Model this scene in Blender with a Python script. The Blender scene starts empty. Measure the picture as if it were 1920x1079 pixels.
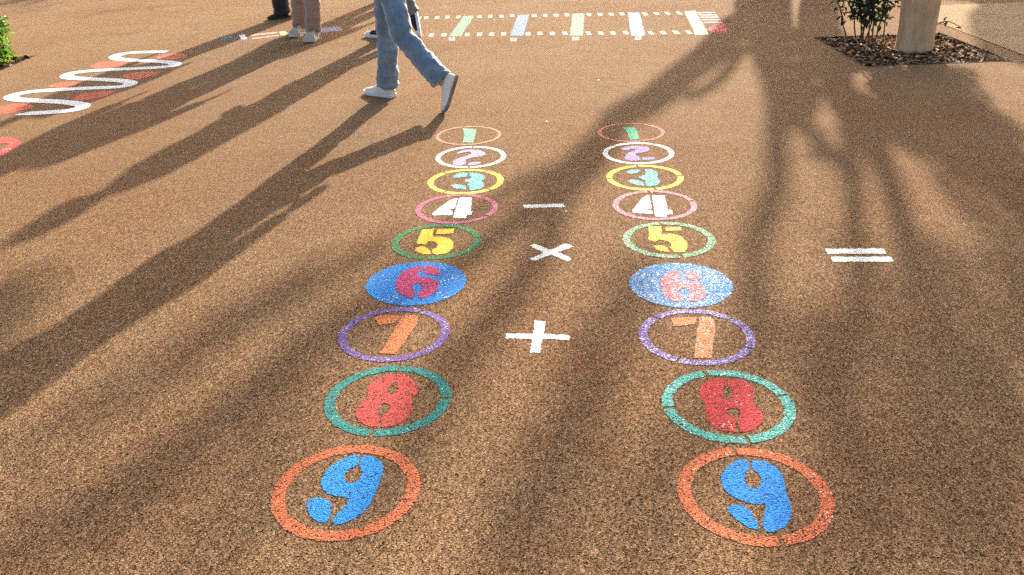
import bpy, bmesh, math, random
from mathutils import Vector, Matrix, noise
from mathutils.geometry import delaunay_2d_cdt
R = math.radians
rng = random.Random(7)
scene = bpy.context.scene
col = scene.collection

# ------------------------------------------------------------------ camera
F, TH, RO, H = 1657.18, 0.45606804, -0.03448936, 1.6     # focal (px of 1920), pitch down, roll, height
cd = bpy.data.cameras.new("camera"); cam = bpy.data.objects.new("camera", cd); col.objects.link(cam)
cd.sensor_width = 36.0; cd.sensor_fit = 'HORIZONTAL'; cd.lens = F / 1920 * 36.0
cd.clip_start = 0.05; cd.clip_end = 2000
_c, _s = math.cos(TH), math.sin(TH)
U = Vector((1, 0, 0)); V = Vector((0, -_s, -_c)); Wd = Vector((0, _c, -_s))
cr, sr = math.cos(RO), math.sin(RO)
right = U * cr - V * sr; down = U * sr + V * cr
m = Matrix.Identity(4)
for i, a in enumerate((right, -down, -Wd)):
    for k in range(3): m[k][i] = a[k]
m.translation = (0, 0, H); cam.matrix_world = m
scene.camera = cam

def un(x, y, z=0.0):
    """photograph pixel -> point of the flat ground (height z)"""
    x -= 960; y -= 539.5
    u = cr * x + sr * y; v = -sr * x + cr * y
    d = (u, F * _c - v * _s, -(F * _s + v * _c)); t = (z - H) / d[2]
    return Vector((d[0] * t, d[1] * t, z))

# ------------------------------------------------------------------ light
AZ, EL = R(14.2), R(19.0)
SX, SY, TE = math.sin(AZ), math.cos(AZ), math.tan(EL)
sun_dir = Vector((SX * math.cos(EL), SY * math.cos(EL), math.sin(EL)))
w = bpy.data.worlds.new("World"); scene.world = w; w.use_nodes = True
nt = w.node_tree; bg = nt.nodes['Background']
sky = nt.nodes.new('ShaderNodeTexSky'); sky.sky_type = 'NISHITA'; sky.sun_disc = False
sky.sun_elevation = EL; sky.sun_rotation = AZ; sky.dust_density = 5.0
nt.links.new(sky.outputs[0], bg.inputs[0]); bg.inputs[1].default_value = 0.125
sl = bpy.data.lights.new("sun", 'SUN'); sl.energy = 5.0; sl.angle = R(0.7); sl.color = (1.0, 0.92, 0.78)
so = bpy.data.objects.new("sun", sl); col.objects.link(so)
so.rotation_euler = sun_dir.to_track_quat('Z', 'Y').to_euler(); so.location = (6, 25, 12)
vs = scene.view_settings; vs.view_transform = 'Standard'; vs.look = 'None'; vs.gamma = 1.0
vs.exposure = 1.68
scene.render.engine = 'CYCLES'
scene.cycles.use_denoising = False
scene.cycles.max_bounces = 6

# ------------------------------------------------------------------ node helpers
class N:
    def __init__(s, tree): s.t = tree
    def n(s, typ, **kw):
        nd = s.t.nodes.new(typ)
        for k, v in kw.items(): setattr(nd, k, v)
        return nd
    def set(s, sock, v):
        if isinstance(v, bpy.types.NodeSocket): s.t.links.new(v, sock)
        elif v is not None: sock.default_value = v
    def math(s, op, a, b=None, c=None, clamp=False):
        nd = s.n('ShaderNodeMath', operation=op, use_clamp=clamp)
        for i, x in enumerate((a, b, c)):
            if x is not None: s.set(nd.inputs[i], x)
        return nd.outputs[0]
    def mix(s, f, a, b, blend='MIX'):
        nd = s.n('ShaderNodeMix', data_type='RGBA', blend_type=blend)
        s.set(nd.inputs[0], f)
        for sock, x in ((nd.inputs[6], a), (nd.inputs[7], b)):
            if isinstance(x, tuple) and len(x) == 3: x = (*x, 1)
            s.set(sock, x)
        return nd.outputs[2]
    def noise(s, vec, scale, detail=3.0, rough=0.55, dim='3D'):
        nd = s.n('ShaderNodeTexNoise', noise_dimensions=dim)
        s.set(nd.inputs['Vector'], vec); nd.inputs['Scale'].default_value = scale
        nd.inputs['Detail'].default_value = detail; nd.inputs['Roughness'].default_value = rough
        return nd
    def ramp(s, f, stops, interp='LINEAR'):
        nd = s.n('ShaderNodeValToRGB'); cr_ = nd.color_ramp; cr_.interpolation = interp
        while len(cr_.elements) < len(stops): cr_.elements.new(0.5)
        for e, (p, c) in zip(cr_.elements, stops):
            e.position = p; e.color = (*c, 1) if len(c) == 3 else c
        s.set(nd.inputs[0], f); return nd.outputs[0]
    def maprange(s, v, a, b, c=0.0, d=1.0, smooth=True):
        nd = s.n('ShaderNodeMapRange', interpolation_type='SMOOTHSTEP' if smooth else 'LINEAR')
        for i, x in enumerate((v, a, b, c, d)): s.set(nd.inputs[i], x)
        return nd.outputs[0]

def new_mat(name):
    mt = bpy.data.materials.new(name); mt.use_nodes = True
    return mt, N(mt.node_tree), mt.node_tree.nodes['Principled BSDF']

# --- the porous resin-bound aggregate: stones of many browns with pits between them
ag = bpy.data.node_groups.new('aggregate', 'ShaderNodeTree')
for nm, tp in (('Color', 'NodeSocketColor'), ('Height', 'NodeSocketFloat'), ('Stone', 'NodeSocketFloat')):
    ag.interface.new_socket(name=nm, in_out='OUTPUT', socket_type=tp)
g = N(ag); go = g.n('NodeGroupOutput'); geo = g.n('ShaderNodeNewGeometry'); pos = geo.outputs['Position']
wn = g.noise(pos, 60, 1.0)
wv = g.n('ShaderNodeVectorMath', operation='SCALE'); g.set(wv.inputs[0], wn.outputs['Color']); wv.inputs['Scale'].default_value = 0.010
wa = g.n('ShaderNodeVectorMath', operation='ADD'); g.set(wa.inputs[0], pos); g.set(wa.inputs[1], wv.outputs[0])
def voro(scale):
    v = g.n('ShaderNodeTexVoronoi', voronoi_dimensions='2D', feature='F1')
    g.set(v.inputs['Vector'], wa.outputs[0]); v.inputs['Scale'].default_value = scale
    sp = g.n('ShaderNodeSeparateColor'); g.set(sp.inputs[0], v.outputs['Color'])
    return v.outputs['Distance'], sp.outputs
dA, cA = voro(160.0); dB, cB = voro(320.0)
def dome(d): return g.math('SUBTRACT', 1.0, g.math('MULTIPLY', g.math('MULTIPLY', d, d), 2.0))
hA = g.math('ADD', g.math('MULTIPLY', dome(dA), 0.75), g.math('MULTIPLY', g.math('SUBTRACT', cA[0], 0.5), 1.1))
hB = g.math('ADD', g.math('MULTIPLY', dome(dB), 0.45), g.math('MULTIPLY', g.math('SUBTRACT', cB[0], 0.5), 0.6))
fine = g.noise(pos, 420, 2.0)
hh = g.math('ADD', g.math('ADD', hA, hB), g.math('MULTIPLY', fine.outputs[0], 0.35))     # about -0.3 .. 2
big = g.noise(pos, 0.55, 4.0, 0.6); mid = g.noise(pos, 2.6, 4.0, 0.65); sml = g.noise(pos, 14, 3.0, 0.6)
tone = g.ramp(cA[1], [(0.0, (0.055, 0.030, 0.016)), (0.16, (0.13, 0.072, 0.038)), (0.45, (0.27, 0.16, 0.085)),
                      (0.75, (0.37, 0.235, 0.132)), (0.93, (0.45, 0.295, 0.17)), (1.0, (0.56, 0.40, 0.255))])
toneB = g.ramp(cB[1], [(0.0, (0.10, 0.055, 0.03)), (0.5, (0.29, 0.175, 0.095)), (1.0, (0.46, 0.31, 0.19))])
tone = g.mix(1.0, g.mix(0.38, tone, toneB), (1.0, 0.965, 0.945), 'MULTIPLY')
red = g.maprange(big.outputs[0], 0.40, 0.68); red2 = g.maprange(mid.outputs[0], 0.42, 0.70)
tone = g.mix(g.math('MULTIPLY', g.math('MAXIMUM', red, g.math('MULTIPLY', red2, 0.75)), 0.55), tone, g.mix(1.0, tone, (1.0, 0.80, 0.70), 'MULTIPLY'))
grime = g.maprange(g.noise(pos, 1.1, 5.0, 0.7).outputs[0], 0.50, 0.76)
tone = g.mix(g.math('MULTIPLY', grime, 0.35), tone, g.mix(1.0, tone, (0.70, 0.68, 0.66), 'MULTIPLY'))
dust = g.maprange(sml.outputs[0], 0.45, 0.75)
tone = g.mix(g.math('MULTIPLY', dust, 0.12), tone, (0.44, 0.29, 0.17))
sepp = g.n('ShaderNodeSeparateXYZ'); g.set(sepp.inputs[0], pos)
filled = g.math('MULTIPLY', g.maprange(sepp.outputs[1], 2.6, 7.5), 0.75)       # grain, pits and relief fade to an even tone towards the far side
pit_shade = g.maprange(hh, 0.52, 0.06)
tone = g.mix(g.math('MULTIPLY', pit_shade, 0.92), tone, (0.026, 0.014, 0.008))  # shade of the pits between stones, painted into the colour by relief height
g.set(go.inputs['Height'], g.math('MULTIPLY', hh, g.math('SUBTRACT', 1.0, g.math('MULTIPLY', filled, 0.75))))
speck = g.maprange(cB[2], 0.90, 0.96); tone = g.mix(g.math('MULTIPLY', speck, 0.75), tone, (0.022, 0.012, 0.007))     # random small cells set near black
tone = g.mix(filled, tone, g.mix(g.math('MULTIPLY', g.math('MAXIMUM', red, g.math('MULTIPLY', red2, 0.8)), 0.75), (0.240, 0.149, 0.084), (0.204, 0.111, 0.060)))
scuff = g.maprange(g.noise(pos, 7.0, 4.0, 0.75).outputs[0], 0.60, 0.74)
tone = g.mix(g.math('MULTIPLY', scuff, 0.24), tone, (0.12, 0.072, 0.042))
smp = g.n('ShaderNodeMapping'); g.set(smp.inputs[0], pos); smp.inputs['Scale'].default_value = (1.0, 2.6, 1.0); smp.inputs['Rotation'].default_value = (0, 0, 0.12)
smear = g.maprange(g.noise(smp.outputs[0], 1.7, 6.0, 0.72).outputs[0], 0.56, 0.70)
tone = g.mix(g.math('MULTIPLY', smear, 0.38), tone, g.mix(1.0, tone, (0.70, 0.58, 0.50), 'MULTIPLY'))
pale = g.maprange(g.noise(smp.outputs[0], 2.3, 5.0, 0.65).outputs[0], 0.57, 0.72)
tone = g.mix(g.math('MULTIPLY', pale, 0.15), tone, (0.36, 0.25, 0.155))
g.set(go.inputs['Color'], tone)
g.set(go.inputs['Stone'], g.maprange(hh, 0.15, 1.15))

def agg_node(nn):
    q = nn.n('ShaderNodeGroup'); q.node_tree = ag; return q

def ground_mat():
    mt, nn, bs = new_mat('tan_aggregate'); q = agg_node(nn)
    nn.set(bs.inputs['Base Color'], q.outputs['Color'])
    bs.inputs['Roughness'].default_value = 1.0; bs.inputs['Specular IOR Level'].default_value = 0.02
    b = nn.n('ShaderNodeBump'); b.inputs['Strength'].default_value = 1.0; b.inputs['Distance'].default_value = 0.0044
    nn.set(b.inputs['Height'], q.outputs['Height']); nn.set(bs.inputs['Normal'], b.outputs[0])
    return mt
M_GROUND = ground_mat()

_paint = {}
def paint(rgb, cover=0.75, speck=0.0, rough=0.5, vary=0.25):
    """road paint rolled over the aggregate: fills the stones, misses the pits; speck = sun glints of glass beads, painted as pale cells"""
    key = (rgb, cover, speck, rough)
    if key in _paint: return _paint[key]
    mt, nn, bs = new_mat('ground_paint'); q = agg_node(nn)
    geo = nn.n('ShaderNodeNewGeometry'); p = geo.outputs['Position']
    patch = nn.noise(p, 9.0, 3.0, 0.6).outputs[0]
    thr = nn.math('ADD', 1.0 - cover * 1.15, nn.math('MULTIPLY', nn.math('SUBTRACT', patch, 0.5), 0.9 * (1.0 - cover) + 0.15))
    mask = nn.maprange(nn.math('SUBTRACT', q.outputs['Stone'], thr), -0.12, 0.14)
    v = nn.n('ShaderNodeTexVoronoi', voronoi_dimensions='2D', feature='F1'); nn.set(v.inputs['Vector'], p); v.inputs['Scale'].default_value = 190
    sp = nn.n('ShaderNodeSeparateColor'); nn.set(sp.inputs[0], v.outputs['Color'])
    if cover < .98: rgb = tuple(c * .80 for c in rgb)
    lo = tuple(c * (1 - vary) for c in rgb); hi = tuple(min(0.92, c * (1 + vary * 0.7) + 0.02) for c in rgb)
    c = nn.mix(sp.outputs[0], lo, hi)
    if speck > 0:
        sm = nn.maprange(nn.math('ADD', sp.outputs[1], nn.math('MULTIPLY', nn.math('SUBTRACT', patch, 0.5), 0.5)), 1.0 - speck, 1.06 - speck)
        c = nn.mix(nn.math('MULTIPLY', sm, 0.75), c, (0.80, 0.78, 0.76))  # pale cells stand in for glints off the paint
    nn.set(bs.inputs['Base Color'], nn.mix(mask, q.outputs['Color'], c))
    bs.inputs['Roughness'].default_value = max(rough, .85); bs.inputs['Specular IOR Level'].default_value = 0.05
    b = nn.n('ShaderNodeBump'); b.inputs['Strength'].default_value = 1.0
    b.inputs['Distance'].default_value = 0.0030 if cover < 0.95 else 0.0009
    nn.set(b.inputs['Height'], q.outputs['Height']); nn.set(bs.inputs['Normal'], b.outputs[0])
    _paint[key] = mt; return mt

def plain(name, rgb, rough=0.7, nscale=30, var=0.2, bump=0.0, bscale=80, stretch=None, sheen=0.0, spec=0.4, trans=0.0):
    mt, nn, bs = new_mat(name); tc = nn.n('ShaderNodeTexCoord'); p = tc.outputs['Object']
    if stretch:
        mp = nn.n('ShaderNodeMapping'); nn.set(mp.inputs[0], p); mp.inputs['Scale'].default_value = stretch; p = mp.outputs[0]
    f = nn.noise(p, nscale, 4.0, 0.6).outputs[0]
    nn.set(bs.inputs['Base Color'], nn.mix(nn.maprange(f, 0.3, 0.7), tuple(c * (1 - var) for c in rgb), tuple(min(.95, c * (1 + var)) for c in rgb)))
    bs.inputs['Roughness'].default_value = rough; bs.inputs['Specular IOR Level'].default_value = spec
    if sheen: bs.inputs['Sheen Weight'].default_value = sheen
    if bump:
        b = nn.n('ShaderNodeBump'); b.inputs['Strength'].default_value = 0.8; b.inputs['Distance'].default_value = bump
        nn.set(b.inputs['Height'], nn.noise(p, bscale, 3.0).outputs[0]); nn.set(bs.inputs['Normal'], b.outputs[0])
    return mt

def leaf_mat(name, lo, hi, trans=0.35, rough=0.45):
    mt, nn, bs = new_mat(name); geo = nn.n('ShaderNodeNewGeometry')
    c = nn.ramp(geo.outputs['Random Per Island'], [(0.0, lo), (0.6, hi), (1.0, tuple(min(.9, x * 1.35) for x in hi))])
    nn.set(bs.inputs['Base Color'], c); bs.inputs['Roughness'].default_value = rough
    tr = nn.n('ShaderNodeBsdfTranslucent'); nn.set(tr.inputs[0], nn.mix(1.0, c, (1.5, 1.6, 0.6), 'MULTIPLY'))
    mx = nn.n('ShaderNodeMixShader'); mx.inputs[0].default_value = trans
    out = mt.node_tree.nodes['Material Output']
    nn.set(mx.inputs[1], bs.outputs[0]); nn.set(mx.inputs[2], tr.outputs[0]); nn.set(out.inputs[0], mx.outputs[0])
    return mt

# ------------------------------------------------------------------ object helpers
def tag(o, label=None, cat=None, group=None, kind=None):
    for k, v in (('label', label), ('category', cat), ('group', group), ('kind', kind)):
        if v: o[k] = v
    return o
def empty(name, loc=(0, 0, 0)):
    o = bpy.data.objects.new(name, None); o.empty_display_size = 0.1; o.location = loc; col.objects.link(o); return o
def link(name, me, mat=None, parent=None, smooth=False):
    o = bpy.data.objects.new(name, me); col.objects.link(o)
    if mat is not None:
        me.materials.clear(); me.materials.append(mat)
    if smooth:
        for p in me.polygons: p.use_smooth = True
    if parent is not None:
        o.parent = parent
        off = Vector((0, 0, 0)); q = parent
        while q is not None: off += Vector(q.location); q = q.parent
        if off.length > 0: o.location = -off       # meshes are written in world coordinates
    return o
def from_bm(name, bm, mat, parent=None, smooth=False):
    me = bpy.data.meshes.new(name); bm.to_mesh(me); bm.free()
    return link(name, me, mat, parent, smooth)

def frame(d, hint):
    d = d.normalized(); s = d.cross(hint)
    if s.length < 1e-4: s = d.cross(Vector((0, 1, 0)))
    s.normalize(); return s, s.cross(d).normalized()
def loft(bm, cs, rad, seg=14, hint=Vector((0, 0, 1)), wob=0.0, seed=0, cap=True):
    """tube through centres cs with radii (r or (rx, ry)); rx along the side axis, ry along the other"""
    cs = [Vector(c) for c in cs]; rings = []; n = len(cs)
    for i, c in enumerate(cs):
        d = cs[min(i + 1, n - 1)] - cs[max(i - 1, 0)]
        s, t = frame(d, hint); r = rad[i]; rx, ry = r if isinstance(r, tuple) else (r, r)
        ring = []
        for k in range(seg):
            a = 2 * math.pi * k / seg; f = 1.0
            if wob: f += wob * noise.noise(Vector((math.cos(a) * 1.3 + seed * 7, math.sin(a) * 1.3, i * 0.9 + seed)))
            ring.append(bm.verts.new(c + s * (rx * f * math.cos(a)) + t * (ry * f * math.sin(a))))
        rings.append(ring)
    for a, b in zip(rings, rings[1:]):
        for k in range(seg):
            bm.faces.new((a[k], a[(k + 1) % seg], b[(k + 1) % seg], b[k]))
    if cap:
        bm.faces.new(list(reversed(rings[0]))); bm.faces.new(rings[-1])
    return rings
def ball(bm, c, r, squash=(1, 1, 1), sub=2):
    mt = Matrix.Translation(Vector(c)) @ Matrix.Diagonal((*squash, 1))
    bmesh.ops.create_icosphere(bm, subdivisions=sub, radius=r, matrix=mt)
def solid(name, bm, voxel, mat, parent, smooth=4, disp=None, disp2=None):
    """weld overlapping closed pieces into one continuous skin"""
    bmesh.ops.recalc_face_normals(bm, faces=bm.faces[:])
    me = bpy.data.meshes.new('tmp'); bm.to_mesh(me); bm.free()
    o = bpy.data.objects.new('tmp', me); col.objects.link(o)
    r = o.modifiers.new('r', 'REMESH'); r.mode = 'VOXEL'; r.voxel_size = voxel
    s = o.modifiers.new('s', 'SMOOTH'); s.factor = 0.5; s.iterations = smooth
    for k, dd in enumerate((disp, disp2)):
        if dd:
            tx = bpy.data.textures.new('folds', 'CLOUDS'); tx.noise_scale = dd[0]; tx.noise_depth = 2
            d = o.modifiers.new('d%d' % k, 'DISPLACE'); d.texture = tx; d.strength = dd[1]; d.mid_level = 0.5; d.texture_coords = 'LOCAL'
    dg = bpy.context.evaluated_depsgraph_get()
    me2 = bpy.data.meshes.new_from_object(o.evaluated_get(dg)); me2.name = name
    bpy.data.objects.remove(o)
    return link(name, me2, mat, parent, True)

# ------------------------------------------------------------------ ground sheet with two square tree pits
PIT_A = (2.85, 4.03, 7.02, 8.25)      # x0 x1 y0 y1, pit round the pale trunk
PIT_B = (-5.72, -4.50, 7.45, 8.65)    # pit at the frame's left edge
def sheet(name, xs, ys, holes, z, mat, kind='structure'):
    bm = bmesh.new(); vv = {}
    def vert(x, y):
        if (x, y) not in vv: vv[(x, y)] = bm.verts.new((x, y, z))
        return vv[(x, y)]
    for x0, x1 in zip(xs, xs[1:]):
        for y0, y1 in zip(ys, ys[1:]):
            cx, cy = (x0 + x1) / 2, (y0 + y1) / 2
            if any(a < cx < b and c < cy < d for a, b, c, d in holes): continue
            bm.faces.new((vert(x0, y0), vert(x1, y0), vert(x1, y1), vert(x0, y1)))
    return tag(from_bm(name, bm, mat), kind=kind)
xs = sorted([-300, 300, PIT_A[0], PIT_A[1], PIT_B[0], PIT_B[1]]); ys = sorted([-300, 300, PIT_A[2], PIT_A[3], PIT_B[2], PIT_B[3]])
sheet('ground', xs, ys, [PIT_A, PIT_B], 0.0, M_GROUND)

def pale_mat():
    mt, nn, bs = new_mat('pale_concrete'); geo = nn.n('ShaderNodeNewGeometry'); p = geo.outputs['Position']; q = agg_node(nn)
    a = nn.noise(p, 1.7, 5.0, 0.65).outputs[0]; b_ = nn.noise(p, 40, 3.0).outputs[0]
    c = nn.mix(nn.maprange(a, 0.35, 0.7), (0.36, 0.255, 0.15), (0.29, 0.20, 0.115))
    c = nn.mix(nn.math('MULTIPLY', nn.maprange(b_, 0.45, 0.7), 0.25), c, (0.44, 0.33, 0.21))
    nn.set(bs.inputs['Base Color'], nn.mix(0.25, c, q.outputs['Color'])); bs.inputs['Roughness'].default_value = 1.0; bs.inputs['Specular IOR Level'].default_value = 0.02
    b = nn.n('ShaderNodeBump'); b.inputs['Distance'].default_value = 0.002; b.inputs['Strength'].default_value = 0.8
    nn.set(b.inputs['Height'], q.outputs['Height']); nn.set(bs.inputs['Normal'], b.outputs[0])
    return mt
sheet('pavement', [4.22, 9.5], [-4, 9.75], [], 0.004, pale_mat())

M_STEEL = plain('rusty_edging', (0.075, 0.04, 0.022), 0.95, 25, 0.4, 0.001, spec=0.05)
M_SOIL = plain('dark_soil', (0.035, 0.02, 0.012), 0.95, 40, 0.5, 0.01, 50)
def chip_mat():
    mt, nn, bs = new_mat('bark_chips'); geo = nn.n('ShaderNodeNewGeometry')
    c = nn.ramp(geo.outputs['Random Per Island'], [(0, (0.035, 0.014, 0.007)), (0.35, (0.10, 0.043, 0.018)), (0.58, (0.21, 0.10, 0.045)), (0.76, (0.44, 0.27, 0.145)), (1, (0.70, 0.52, 0.33))])
    f = nn.noise(geo.outputs['Position'], 90, 3).outputs[0]
    nn.set(bs.inputs['Base Color'], nn.mix(nn.math('MULTIPLY', f, 0.6), c, nn.mix(1.0, c, (0.45, 0.4, 0.36), 'MULTIPLY')))
    bs.inputs['Roughness'].default_value = 0.95; bs.inputs['Specular IOR Level'].default_value = 0.05
    return mt
M_CHIP = chip_mat()
def pit(P, label, cells, n, sub_ymax=None):
    x0, x1, y0, y1 = P
    t = empty('tree_pit', ((x0 + x1) / 2, (y0 + y1) / 2, 0)); tag(t, label, 'tree pit')
    bm = bmesh.new(); z = -0.055
    bm.faces.new([bm.verts.new(v) for v in ((x0, y0, z), (x1, y0, z), (x1, y1, z), (x0, y1, z))]); from_bm('soil', bm, M_SOIL, t)
    bm = bmesh.new(); e = 0.012; zt = 0.003
    for a0, a1, b0, b1 in ((x0, x1, y0, y0 + e), (x0, x1, y1 - e, y1), (x0, x0 + e, y0 + e, y1 - e), (x1 - e, x1, y0 + e, y1 - e)):
        bmesh.ops.create_cube(bm, size=1, matrix=Matrix.Translation(((a0 + a1) / 2, (b0 + b1) / 2, (zt - 0.08) / 2)) @ Matrix.Diagonal((a1 - a0, b1 - b0, zt + 0.08, 1)))
    from_bm('metal_edging', bm, M_STEEL, t)
    bm = bmesh.new()
    for i in range(n):
        x = rng.uniform(x0 + .02, x1 - .02); y = rng.uniform(y0 + .02, y1 - .02)
        l = rng.choice((.012, .018, .024, .032)) * rng.uniform(.8, 1.3); wd = l * rng.uniform(.25, .55); th = rng.uniform(.002, .006)
        zz = -0.040 + 0.040 * rng.random() ** 0.8 + 0.012 * noise.noise(Vector((x * 5, y * 5, 0)))
        mt = Matrix.Translation((x, y, zz)) @ Matrix.Rotation(rng.uniform(0, 6.28), 4, 'Z') @ Matrix.Rotation(rng.gauss(0, .35), 4, 'Y') @ Matrix.Rotation(rng.gauss(0, .4), 4, 'X')
        pts = [(-l, -wd * rng.uniform(.3, 1)), (rng.uniform(-.3, .3) * l, -wd), (l, -wd * rng.uniform(.2, .8)), (l * rng.uniform(.7, 1), wd * rng.uniform(.3, .9)), (rng.uniform(-.4, .3) * l, wd), (-l * rng.uniform(.6, 1), wd * rng.uniform(.3, .8))]
        cz = rng.uniform(-.15, .25) * l
        top = [bm.verts.new(mt @ Vector((a, b, th + cz * (a / l) ** 2))) for a, b in pts]; bot = [bm.verts.new(mt @ Vector((a, b, cz * (a / l) ** 2))) for a, b in pts]
        bm.faces.new(top); bm.faces.new(list(reversed(bot)))
        for k in range(6): bm.faces.new((bot[k], bot[(k + 1) % 6], top[(k + 1) % 6], top[k]))
    o = from_bm('bark_mulch', bm, M_CHIP, t); o['kind'] = 'stuff'
    return t
pit(PIT_A, 'square tree pit filled with bark mulch around the pale trunk', None, 5200)
pit(PIT_B, 'mulch tree pit under the leafy green shrub at the left edge', None, 3800)

# ------------------------------------------------------------------ painted markings
def ragged(pts, step=0.007, j=0.0016):
    out = []
    for a, b in zip(pts, pts[1:] + pts[:1]):
        n = max(1, int((b - a).length / step))
        for k in range(n):
            p = a.lerp(b, k / n)
            out.append(Vector((p.x + rng.gauss(0, j), p.y + rng.gauss(0, j), p.z)))
    return out
def poly_bm(bm, pts, z, j=0.0016, step=0.007, smooth=0):
    pts = [Vector((p[0], p[1], z)) for p in pts]
    if smooth:                                      # short edges first, so that only the corners get rounded
        pts = [a.lerp(b, k / n_) for a, b in zip(pts, pts[1:] + pts[:1]) for n_ in (max(1, int((b - a).length / .008)),) for k in range(n_)]
    for _ in range(smooth):                         # round the corners of a traced outline
        q = []
        for a, b in zip(pts, pts[1:] + pts[:1]): q += [a.lerp(b, .25), a.lerp(b, .75)]
        pts = q
    pts = ragged(pts, step, j)
    n = len(pts)
    vo, _, fo, _, _, _ = delaunay_2d_cdt([Vector((p.x, p.y)) for p in pts], [], [list(range(n))], 1, 1e-6)
    nv = [bm.verts.new((p.x, p.y, z)) for p in vo]
    for q in fo:
        f = bm.faces.new([nv[i] for i in q]); f.normal_update()
        if f.normal.z < 0: f.normal_flip()
def px(pts, off, k):
    return [un(off[0] + x / k, off[1] + y / k) for x, y in pts]
def tri(bm): bmesh.ops.remove_doubles(bm, verts=bm.verts[:], dist=1e-6)

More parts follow.
